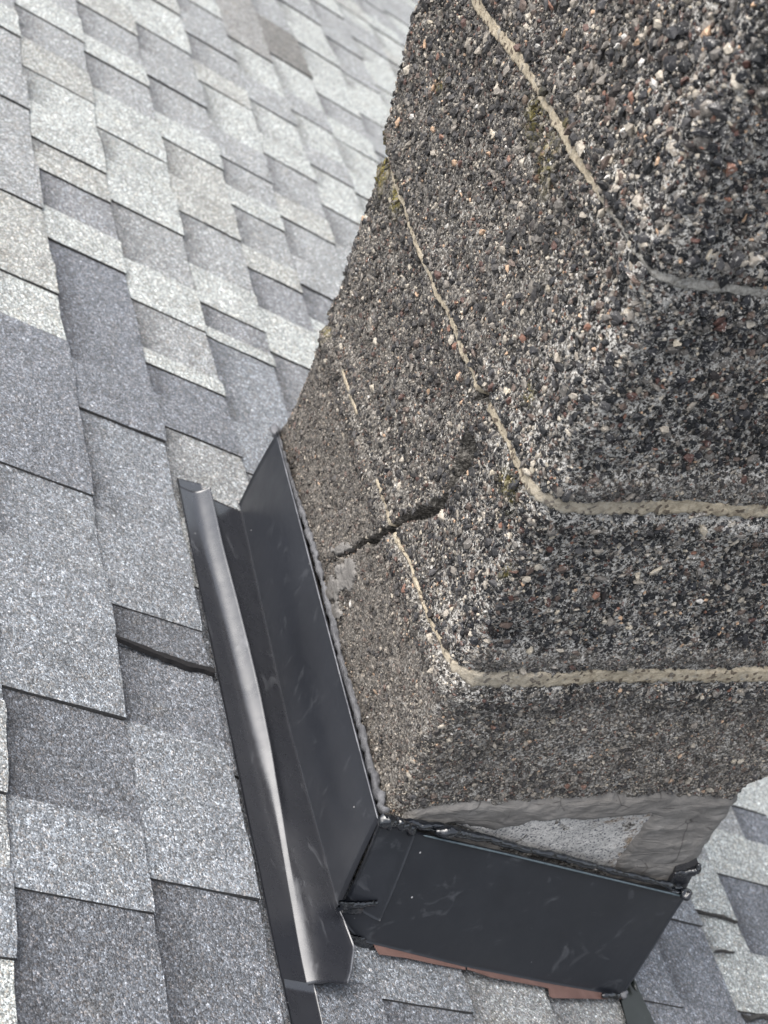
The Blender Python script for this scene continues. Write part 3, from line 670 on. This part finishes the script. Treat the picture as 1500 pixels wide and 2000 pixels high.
# --- grey flashing cement trowelled over the foot of the front face, and the bare block left showing
s = np.arange(-.006, .44, .002); z = np.arange(-.24, .15, .002); S, Z = np.meshgrid(s, z)
def coat(poly, th, seed, hole=None, ridge=0.0, edge=.010):
    D = sdist(S, Z, poly) + .0050 * fbm(np.stack([S, Z, 0 * S], -1), .02, 3, seed)
    if hole is not None:
        Dh = -sdist(S, Z, hole) + .0022 * fbm(np.stack([S, Z, 0 * S], -1), .012, 3, seed + 3); D = np.minimum(D, Dh)
    P, N = surf(S, Z); big = .0038 * fbm(P, .10, 2, 1) + .0012 * fbm(P, .03, 2, 2)
    fold = np.abs(vn(np.stack([S * .35, Z + .10 * S, 0 * S], -1), .022, seed + 8))
    h = big + .0006 - .004 + (th + .004) * np.sqrt(np.clip(D / edge, 0, 1)) + ridge * (.5 - fold) * smooth(D, 0, .01) + .0008 * fbm(P, .008, 2, seed + 1)
    V = P + N * h[..., None]; ok = D > -.002
    F = grid_faces(len(z), len(s)); F = F[ok.ravel()[F].all(1)]
    used = np.unique(F); mp = -np.ones(S.size, int); mp[used] = np.arange(len(used))
    return V.reshape(-1, 3)[used], mp[F], used
V, F, used = coat(PUTTY_POLY, .0030, 11, BARE_POLY, .0048)
o = mesh_obj('flashing_cement', V, F, MAT['putty'], chim, True); o['label'] = 'smooth grey cement smeared along the foot of the front face'
grow = [(a_ + (a_ - .19) * .12, b_ + (b_ - .0) * .12 + .004) for a_, b_ in BARE_POLY]
V, F, used = coat(grow, .0012, 23, None, 0.0, .004)
rs = S.ravel()[used]; rz = Z.ravel()[used]; rr = np.exp(-np.maximum(0, poly_dist(rs, rz, BARE_POLY[6:12], False) - .001) / .006)
o = mesh_obj('bare_block_patch', V, F, MAT['bare'], chim, True, {'rust': rr}); o['label'] = 'pale speckled bare block between the smears of grey cement'
# scraps of old cement on the left face next to the flashing
def scrap(pts, seed, th=.003):
    poly = np.array([left_sz(*p_) for p_ in pts]); a0, a1 = poly.min(0) - .006, poly.max(0) + .006
    S2, Z2 = np.meshgrid(np.arange(a0[0], a1[0], .0011), np.arange(a0[1], a1[1], .0011))
    D = sdist(S2, Z2, poly) + .0045 * fbm(np.stack([S2, Z2, 0 * S2], -1), .010, 3, seed)
    P, N, d = disp(S2, Z2, False); h = d + .0022 + .35 * th * np.sqrt(np.clip(D / .004, 0, 1)) - .004 * (D < 0) + .0007 * fbm(P, .006, 2, seed)
    ok = D > -.001; F = grid_faces(*S2.shape); F = F[ok.ravel()[F].all(1)]; used = np.unique(F); mp = -np.ones(S2.size, int); mp[used] = np.arange(len(used))
    return mesh_obj('cement_scrap', (P + N * h[..., None]).reshape(-1, 3)[used], mp[F], MAT['putty'], chim, True)
scrap([(638, 1162), (652, 1130), (668, 1128), (676, 1150), (664, 1172), (646, 1178)], 3)
scrap([(664, 1112), (690, 1088), (702, 1104), (700, 1128), (690, 1150), (672, 1150), (668, 1130)], 5, .0022)
scrap([(655, 1075), (676, 1062), (694, 1072), (682, 1084), (662, 1086)], 6, .002)
scrap([(650, 1185), (664, 1180), (668, 1200), (660, 1212), (652, 1204)], 9, .002)

# ------------------------------------------------------------ FLASHING
def lerp(a_, b_, t): return a_ + (b_ - a_) * t
B0 = roof(*on_roof(662, 1778, .0165), .0165); B1 = roof(*on_roof(467, 985, .004), .004)
T0 = onplane(742, 1602, (0, 1, 0), -.0145); T1 = onplane(542, 845, (1, 0, 0), -.0125)
pan = thing('back_pan_flashing', 'long black metal back pan with a raised rib beside the left face of the chimney', 'flashing', tuple(roof(-.1, .2, 0)))
# profile of pan lying on the roof
vs = np.linspace(.500, -.120, 190)
uL = np.interp(vs, [-.157, .5125], [-.1266, -.1244]); 
crp = sorted([on_roof(x, y, .0190)[::-1] for x, y in [(417, 990), (434, 1065), (468, 1190), (500, 1320), (529, 1440), (558, 1570), (598, 1770), (622, 1895), (638, 1962)]])
uC = np.interp(vs, [c_[0] for c_ in crp], [c_[1] for c_ in crp]); uC = np.convolve(np.pad(uC, 10, 'edge'), np.ones(21) / 21, 'valid')
hF = np.interp(vs, [-.02, .18], [.0165, .0056])
b0 = on_roof(662, 1778, .0165); b1 = on_roof(467, 985, .004)
end = [on_roof(x, y, .017) for x, y in [(690, 1850), (684, 1900), (669, 1945)]]
uR = np.interp(vs, [-.140, end[2][1], end[1][1], end[0][1], b0[1], b1[1]], [end[2][0] - .012, end[2][0], end[1][0], end[0][0], b0[0], b1[0]])
wB = 1 - smooth(vs, -.08, .24)
lip = smooth(-vs, .035, .06)
xf = np.concatenate([np.linspace(0, .35, 6)[:-1], np.linspace(.35, .62, 24)[:-1], np.linspace(.62, 1, 44)])
X = uL[:, None] + (uR - uL)[:, None] * xf[None, :]
X = np.concatenate([uL[:, None] + (uC - uL)[:, None] * (np.linspace(0, 1, 30) ** .8)[None], uC[:, None] + (uR - uC)[:, None] * (np.linspace(0, 1, 42)[1:] ** 1.5)[None]], 1)
fA = (X - uL[:, None]) / (uC - uL)[:, None]
hl = .0045 + .0155 * np.clip((fA - .42) / .58, 0, 1) ** 2.8
hA = np.where(fA <= 1, hl, hF[:, None] + (.0200 - hF[:, None]) * np.exp(-(((X - uC[:, None]) / .0055).clip(0) ** 1.35)))
uK = uC[:, None] - .0035
hB = .0045 + np.where(X > uK, (hF[:, None] - .0045) * (1 - np.exp(-np.maximum(0, X - uK) / .0110)) / .97, 0)
H = hA + (hB - hA) * wB[:, None]
H = H + .0016 * (lip[:, None] * smooth((X - uC[:, None]) / (uR - uC)[:, None], .9, 1.0))
U = X
H = H + (.0007 * fbm(np.stack([U, np.broadcast_to(vs[:, None], U.shape), 0 * U], -1), .20, 2, 6)) + .0003 * vn(np.stack([U, np.broadcast_to(vs[:, None], U.shape), 0 * U], -1), .035, 61)
V, F = sheet(roof(U, vs[:, None], H), len(vs), U.shape[1], -.0007)
mesh_obj('ribbed_flange', V, F, MAT['pan'], pan, 'sheet')
# the flat outer flange carries on past the rib at both ends
def flat_piece(name, pts, h, mat, parent, th=.0008, n=24):
    a_, b_, c_, d_ = [np.array(on_roof(*p_, h)) for p_ in pts]; r_ = np.linspace(0, 1, n)[:, None, None]; q_ = np.linspace(0, 1, 10)[None, :, None]
    G = (a_ * (1 - r_) + d_ * r_) * (1 - q_) + (b_ * (1 - r_) + c_ * r_) * q_
    V, F = sheet(roof(G[..., 0], G[..., 1], h + .0004 * fbm(np.concatenate([G, 0 * G[..., :1]], -1), .07, 2, 4)), n, 10, -th)
    return mesh_obj(name, V, F, MAT[mat], parent, 'sheet')
def flange_end(va, vb, c_end, skew=0.0):
    v_ = np.linspace(va, vb, 14)[:, None]; f_ = np.linspace(0, 1, 12)[None]
    ul = np.interp(v_, [-.157, .5125], [-.1266, -.1244]); U_ = ul + (c_end - ul) * f_; V_ = v_ + skew * f_ * (v_ - va) / (vb - va)
    Hh = .0045 + .0010 * np.clip(f_ - .4, 0, 1)
    V, F = sheet(roof(U_, V_, Hh), 14, 12, -.0007 if vb < va else .0007)
    return mesh_obj('outer_flange', V, F, MAT['pan'], pan, 'sheet')
flange_end(-.118, -.26, uC[-1] + .004); flange_end(.497, .5135, uC[0] + .003, .008)
# upstand against the chimney
def leaning(B0, B1, T0, T1, outn, lipw=.003, rows=30, colsn=60, bow=.0012, seed=2, curl=.0):
    t = np.linspace(0, 1, colsn)[None, :, None]; r_ = np.linspace(0, 1, rows)[:, None, None]
    if np.ndim(B0) == 2: G = lerp(B0[None], T0[None], r_)
    else: G = lerp(lerp(B0, B1, t), lerp(T0, T1, t), r_)
    n = np.asarray(outn, float); G = G + n * (bow * np.sin(r_ * np.pi) + .0012 * fbm(G, .16, 2, seed)[..., None] * np.sin(r_ * np.pi) + curl * np.exp(-r_ * 25))
    lipg = G[-1:] + n * lipw + np.array([0, 0, .0008]); lip2 = G[-1:] + n * lipw * .3 + np.array([0, 0, .0012])
    return np.concatenate([G, lip2, lipg], 0)
vk = np.linspace(b1[1], b0[1], 60); Bc = roof(np.interp(vk, vs[::-1], uR[::-1]), vk, np.interp(vk, vs[::-1], H[::-1, -1]) - .0004)
tcur = ((b1[1] - vk) / (b1[1] - b0[1]))[:, None]; Bc[0] = roof(b1[0], b1[1], .004)
G = leaning(Bc, Bc, T1 + (T0 - T1) * tcur, T1 + (T0 - T1) * tcur, (-1, 0, 0), .0020, curl=0)
V, F = sheet(G, G.shape[0], G.shape[1], .0008); mesh_obj('upstand', V, F, MAT['panel2'], pan, 'sheet')
# paler rim paints the edge highlight on the upstand top and pan's cut end
tube_obj('edge_highlight', np.concatenate([G[-1][1:]]), .0007, MAT['rim'], pan, lump=.15, lscale=.02)
Re = roof(uR, vs, H[:, -1] + .0004); sel = vs < b0[1] + .004
tube_obj('edge_highlight', Re[sel], .0006, MAT['rim'], pan, lump=.1)
tube_obj('metal_burr', [roof(*on_roof(463, 972, .010), .010), roof(*on_roof(465, 986, .006), .006), roof(*on_roof(470, 990, .006), .006)], .0007, MAT['rim'], pan, lump=.5, lscale=.004)
# bead of sealant behind the upstand
top = [onplane(x, y, (1, 0, 0), -.004) for x, y in [(537, 835), (541, 850), (549, 880), (563, 925), (583, 985), (605, 1050), (622, 1110), (636, 1165), (648, 1205), (660, 1260), (672, 1310), (690, 1370), (706, 1430), (722, 1490), (738, 1540), (750, 1578), (757, 1592)]]
top = [p_ + np.array([-.001, 0, .002]) for p_ in top]
o = tube_obj('sealant_bead', top, [.0045, .0026, .0030, .0036, .0032, .0036, .0032, .0034, .0036, .0044], MAT['grey'], None, lump=.55, lscale=.007, sides=14)
tag(o, 'dull lumpy grey sealant bead running up the left face beside the back pan', 'sealant')
V, F = blob(onplane(536, 838, (1, 0, 0), -.010), (.0055, .0075, .0055), 4, .35)
o = mesh_obj('sealant_dab', V, F, MAT['grey'], None, True); tag(o, 'small grey sealant dab on the upper far tip of the back pan', 'sealant')

# front (side wall) flashing panel
panel = thing('wall_flashing', 'large flat matt black metal sheet along the front foot of the chimney', 'flashing', tuple(roof(.18, -.05, 0)))
bp = [(664, 1782), (688, 1822), (715, 1840), (740, 1846), (905, 1887), (1060, 1918), (1215, 1945)]
tp = [(744, 1606), (768, 1612), (792, 1618), (815, 1624), (990, 1664), (1165, 1706), (1340, 1748)]
Bp = np.array([roof(*on_roof(*p_, .005), .005) for p_ in bp]); Tp = np.array([onplane(*p_, (0, 1, 0), -.0145) for p_ in tp]); Bp[0] = B0 + np.array([-.0006, -.0004, -.003]); Tp[0] = T0 + np.array([-.0006, -.0004, 0])
tq = np.linspace(0, 1, 90); ti = np.linspace(0, 1, len(bp)) ** 1; ti = np.array([0, .04, .08, .12, .41, .70, 1.0])
Bq = np.stack([np.interp(tq, ti, Bp[:, i]) for i in range(3)], -1); Tq = np.stack([np.interp(tq, ti, Tp[:, i]) for i in range(3)], -1)
r_ = np.linspace(0, 1, 36)[:, None, None]; G = lerp(Bq[None], Tq[None], r_)
nf = np.array([0, -1, 0.]); G = G + nf * (.0015 * np.sin(np.pi * r_) + .0022 * fbm(G, .13, 2, 3)[..., None] * np.sin(np.pi * r_))
G = np.concatenate([G, G[-1:] + nf * .0012 + np.array([0, 0, .0010]), G[-1:] + nf * .0034 + np.array([0, 0, .0006])], 0)
V, F = sheet(G, G.shape[0], G.shape[1], .0008); mesh_obj('metal_sheet', V, F, MAT['panel'], panel, 'sheet')
tube_obj('folded_rim', G[-1][12:], .0010, m_simple('slate_rim', (0.06, 0.085, 0.10), (0.11, 0.14, 0.155), .3), panel, lump=.08, lscale=.05)  # lighter slate colour paints the light line caught by the top lip
# overlapping return of the back pan round the corner
Gc = []
for i_ in range(8, G.shape[0] - 1):
    c_ = lerp(8.2, 10.2, (i_ - 8) / 29) * np.linspace(0, 1, 12); k_ = np.floor(c_).astype(int); fr_ = (c_ - k_)[:, None]
    Gc.append(G[i_, k_] * (1 - fr_) + G[i_, k_ + 1] * fr_ + np.array([0, -.0016, 0]))
Gc = np.stack(Gc)
V, F = sheet(Gc, Gc.shape[0], 12, .0007); mesh_obj('corner_return', V, F, MAT['panel'], pan, 'sheet')
tube_obj('cut_edge', Gc[2:, -1], .0003, m_simple('cut_edge_metal', (0.02, 0.02, 0.025), (0.16, 0.16, 0.18), .4, 90), pan, lump=.4, lscale=.01)

# glossy black sealant on the front
fr = [(762, 1604), (800, 1608), (850, 1616), (900, 1626), (960, 1640), (1020, 1657), (1080, 1670), (1150, 1688), (1200, 1701), (1250, 1714), (1300, 1727), (1332, 1737)]
fp = [onplane(x, y, (0, 1, 0), -.0115) for x, y in fr]
o = tube_obj('sealant_bead', fp, [.0048, .0048, .0050, .0040, .0042, .0036, .0038, .0033, .0031, .0030, .0034, .0042], MAT['tar'], None, lump=.34, lscale=.010, sides=16, step=.0014)
tag(o, 'glossy wet-looking black sealant bead along the top of the front metal sheet', 'sealant')
parts = [tube([onplane(x, y, (0, 1, 0), -.020) for x, y in [(738, 1600), (752, 1602), (768, 1604), (774, 1598)]], [.0050, .0062, .0058, .0050], lump=.42, lscale=.007, sides=14, step=.001, seed=21),
         tube([onplane(x, y, (0, 1, 0), -.0185) for x, y in [(772, 1604), (790, 1612), (803, 1622), (798, 1630)]], [.0050, .0056, .0050, .0026], lump=.42, lscale=.008, sides=14, step=.001, seed=22)]
def join_tubes(name, parts, mat, label):
    V = []; T = []; n = 0
    for v, f, c_ in parts: T.append(np.concatenate([f[:, [0, 1, 2]], f[:, [0, 2, 3]], c_]) + n); V.append(v); n += len(v)
    o = mesh_obj(name, np.concatenate(V), np.concatenate(T), MAT[mat], None, True); return tag(o, label, 'sealant')
join_tubes('sealant_dab', parts, 'tar', 'shiny black sealant knot at the chimney corner where the two flashings meet')
V, F = blob(onplane(875, 1624, (0, 1, 0), -.018), (.012, .0045, .0050), 14, .5, .008)
o = mesh_obj('sealant_dab', V, F, MAT['tar'], None, True); tag(o, 'shiny black sealant lump on the front bead, right of the corner knot', 'sealant')
# smear on the lower corner
def smear(pts, seed, label, th=.0022, dy=-.0475, mat='tar'):
    poly = np.array([onplane(*p_, (0, 1, 0), dy)[[0, 2]] for p_ in pts]); a0, a1 = poly.min(0) - .004, poly.max(0) + .004
    X, Zz = np.meshgrid(np.arange(a0[0], a1[0], .0009), np.arange(a0[1], a1[1], .0009)); Q = np.stack([X, 0 * X, Zz], -1)
    D = sdist(X, Zz, poly) + .003 * fbm(Q, .009, 3, seed); h = th * np.sqrt(np.clip(D / .004, 0, 1)) * (1 + .6 * fbm(Q, .007, 3, seed + 2))
    Vf = np.stack([X, dy - h, Zz], -1).reshape(-1, 3); ok = D > -.0006; F = grid_faces(*X.shape); F = F[ok.ravel()[F].all(1)]; used = np.unique(F); mp = -np.ones(X.size, int); mp[used] = np.arange(len(used))
    Vf = Vf[used]; F = mp[F]; Vb = Vf.copy(); Vb[:, 1] = dy + .002
    o = mesh_obj('sealant_smear', np.concatenate([Vf, Vb]), np.concatenate([F, F[:, ::-1] + len(Vf)]), MAT[mat], None, True); return tag(o, label, 'sealant')
smear([(658, 1780), (664, 1764), (700, 1762), (742, 1760), (738, 1768), (716, 1772), (700, 1786), (672, 1788)], 31, 'shiny black sealant smear on the lower inner corner of the front sheet', dy=-.0490)
smear([(684, 1826), (705, 1830), (730, 1842), (742, 1852), (746, 1872), (738, 1874), (730, 1862), (712, 1854), (692, 1852)], 37, 'black sealant smear on the shingle at the lower left end of the front sheet', dy=-.061)
V, F = blob(onplane(1338, 1746, (0, 1, 0), -.018), (.0078, .0050, .0058), 24, .7, .0075)
o = mesh_obj('sealant_dab', V, F, MAT['tar'], None, True); tag(o, 'shiny black sealant knob at the upper right corner of the front sheet', 'sealant')

# brown coated metal showing under the front sheet
def poly_sheet(name, pts, h, mat, parent, th=.0008):
    uv = np.array([on_roof(*p_, h) for p_ in pts]); n = len(uv); V = np.concatenate([roof(uv[:, 0], uv[:, 1], h), roof(uv[:, 0], uv[:, 1], h - th)])
    me = bpy.data.meshes.new(name); off = np.array(parent.location) if parent is not None else np.zeros(3)
    fs = [list(range(n))[::-1], list(range(n, 2 * n))] + [[i, (i + 1) % n, n + (i + 1) % n, n + i] for i in range(n)]
    me.from_pydata([tuple(v - off) for v in V], [], fs); me.materials.append(MAT[mat]); me.update()
    import bmesh
    bm = bmesh.new(); bm.from_mesh(me); bmesh.ops.recalc_face_normals(bm, faces=bm.faces); bm.to_mesh(me); bm.free()
    return link(bpy.data.objects.new(name, me), parent)
o = poly_sheet('step_flashing', [(728, 1838), (742, 1840), (905, 1880), (910, 1894), (850, 1883), (796, 1871), (742, 1864), (733, 1850)], .0050, 'brown', None)
tag(o, 'narrow brown metal step flashing under the left half of the front black sheet', 'flashing')
o = poly_sheet('step_flashing', [(911, 1880), (1060, 1912), (1216, 1938), (1214, 1951), (1170, 1951), (1080, 1949), (1074, 1944), (1072, 1930), (1054, 1926), (960, 1909), (914, 1893)], .0050, 'brown', None)
tag(o, 'brown metal step flashing under the right half of the front black sheet', 'flashing')
o = tube_obj('sealant_dab', [roof(*on_roof(*p_, .009), .009) for p_ in [(1176, 1944), (1190, 1945), (1212, 1946)]], [.0036, .0036, .0036], MAT['tar'], None, lump=.25, lscale=.008)
tag(o, 'short black sealant roll at the lower right end of the brown step flashing', 'sealant')
V, F = blob(roof(*on_roof(1217, 1940, .008), .008), (.006, .005, .0035), 44, .6, .004)
o = mesh_obj('sealant_dab', V, F, MAT['grey'], None, True); tag(o, 'pale grey blob at the lower right tip of the front sheet', 'sealant')

# downslope apron flashing seen past the right corner
apron = thing('apron_flashing', 'black metal apron strip leading off the lower right corner of the chimney', 'flashing', tuple(roof(.38, -.05, 0)))
poly_sheet('flange', [(1213, 1950), (1224, 1934), (1236, 1908), (1241, 1916), (1256, 1950), (1276, 1993), (1300, 2050), (1238, 2050), (1226, 2002)], .0052, 'strip', apron)
tube_obj('folded_edge', [roof(*on_roof(*p_, .010), .010) for p_ in [(1232, 1908), (1238, 1922), (1245, 1938)]], [.002, .003, .0015], MAT['strip'], apron, lump=.3)
xa = .378
pa = [onplane(*p_, (0, 1, 0), -.010) for p_ in [(1300, 1738), (1322, 1702), (1366, 1690), (1352, 1712), (1335, 1745)]]
pv = np.array(pa); pv2 = pv + np.array([.001, .012, 0]); n = 5
me_v = np.concatenate([pv, pv2]); F4 = np.array([[0, 1, 2], [0, 2, 3], [0, 3, 4], [5, 7, 6], [5, 8, 7], [5, 9, 8]] + sum([[[i, (i + 1) % 5, 5 + (i + 1) % 5], [i, 5 + (i + 1) % 5, 5 + i]] for i in range(5)], []))
mesh_obj('upstand', me_v, F4, MAT['pan'], apron)
o = tube_obj('sealant_bead', [onplane(*p_, (0, 1, 0), -.014) for p_ in [(1316, 1706), (1335, 1706), (1352, 1703), (1363, 1696), (1366, 1688)]], [.0014, .0030, .0036, .0040, .0026], MAT['tar'], None, lump=.6, lscale=.006, sides=14, step=.001)
tag(o, 'short black sealant bead on the cement above the right end of the front sheet', 'sealant')
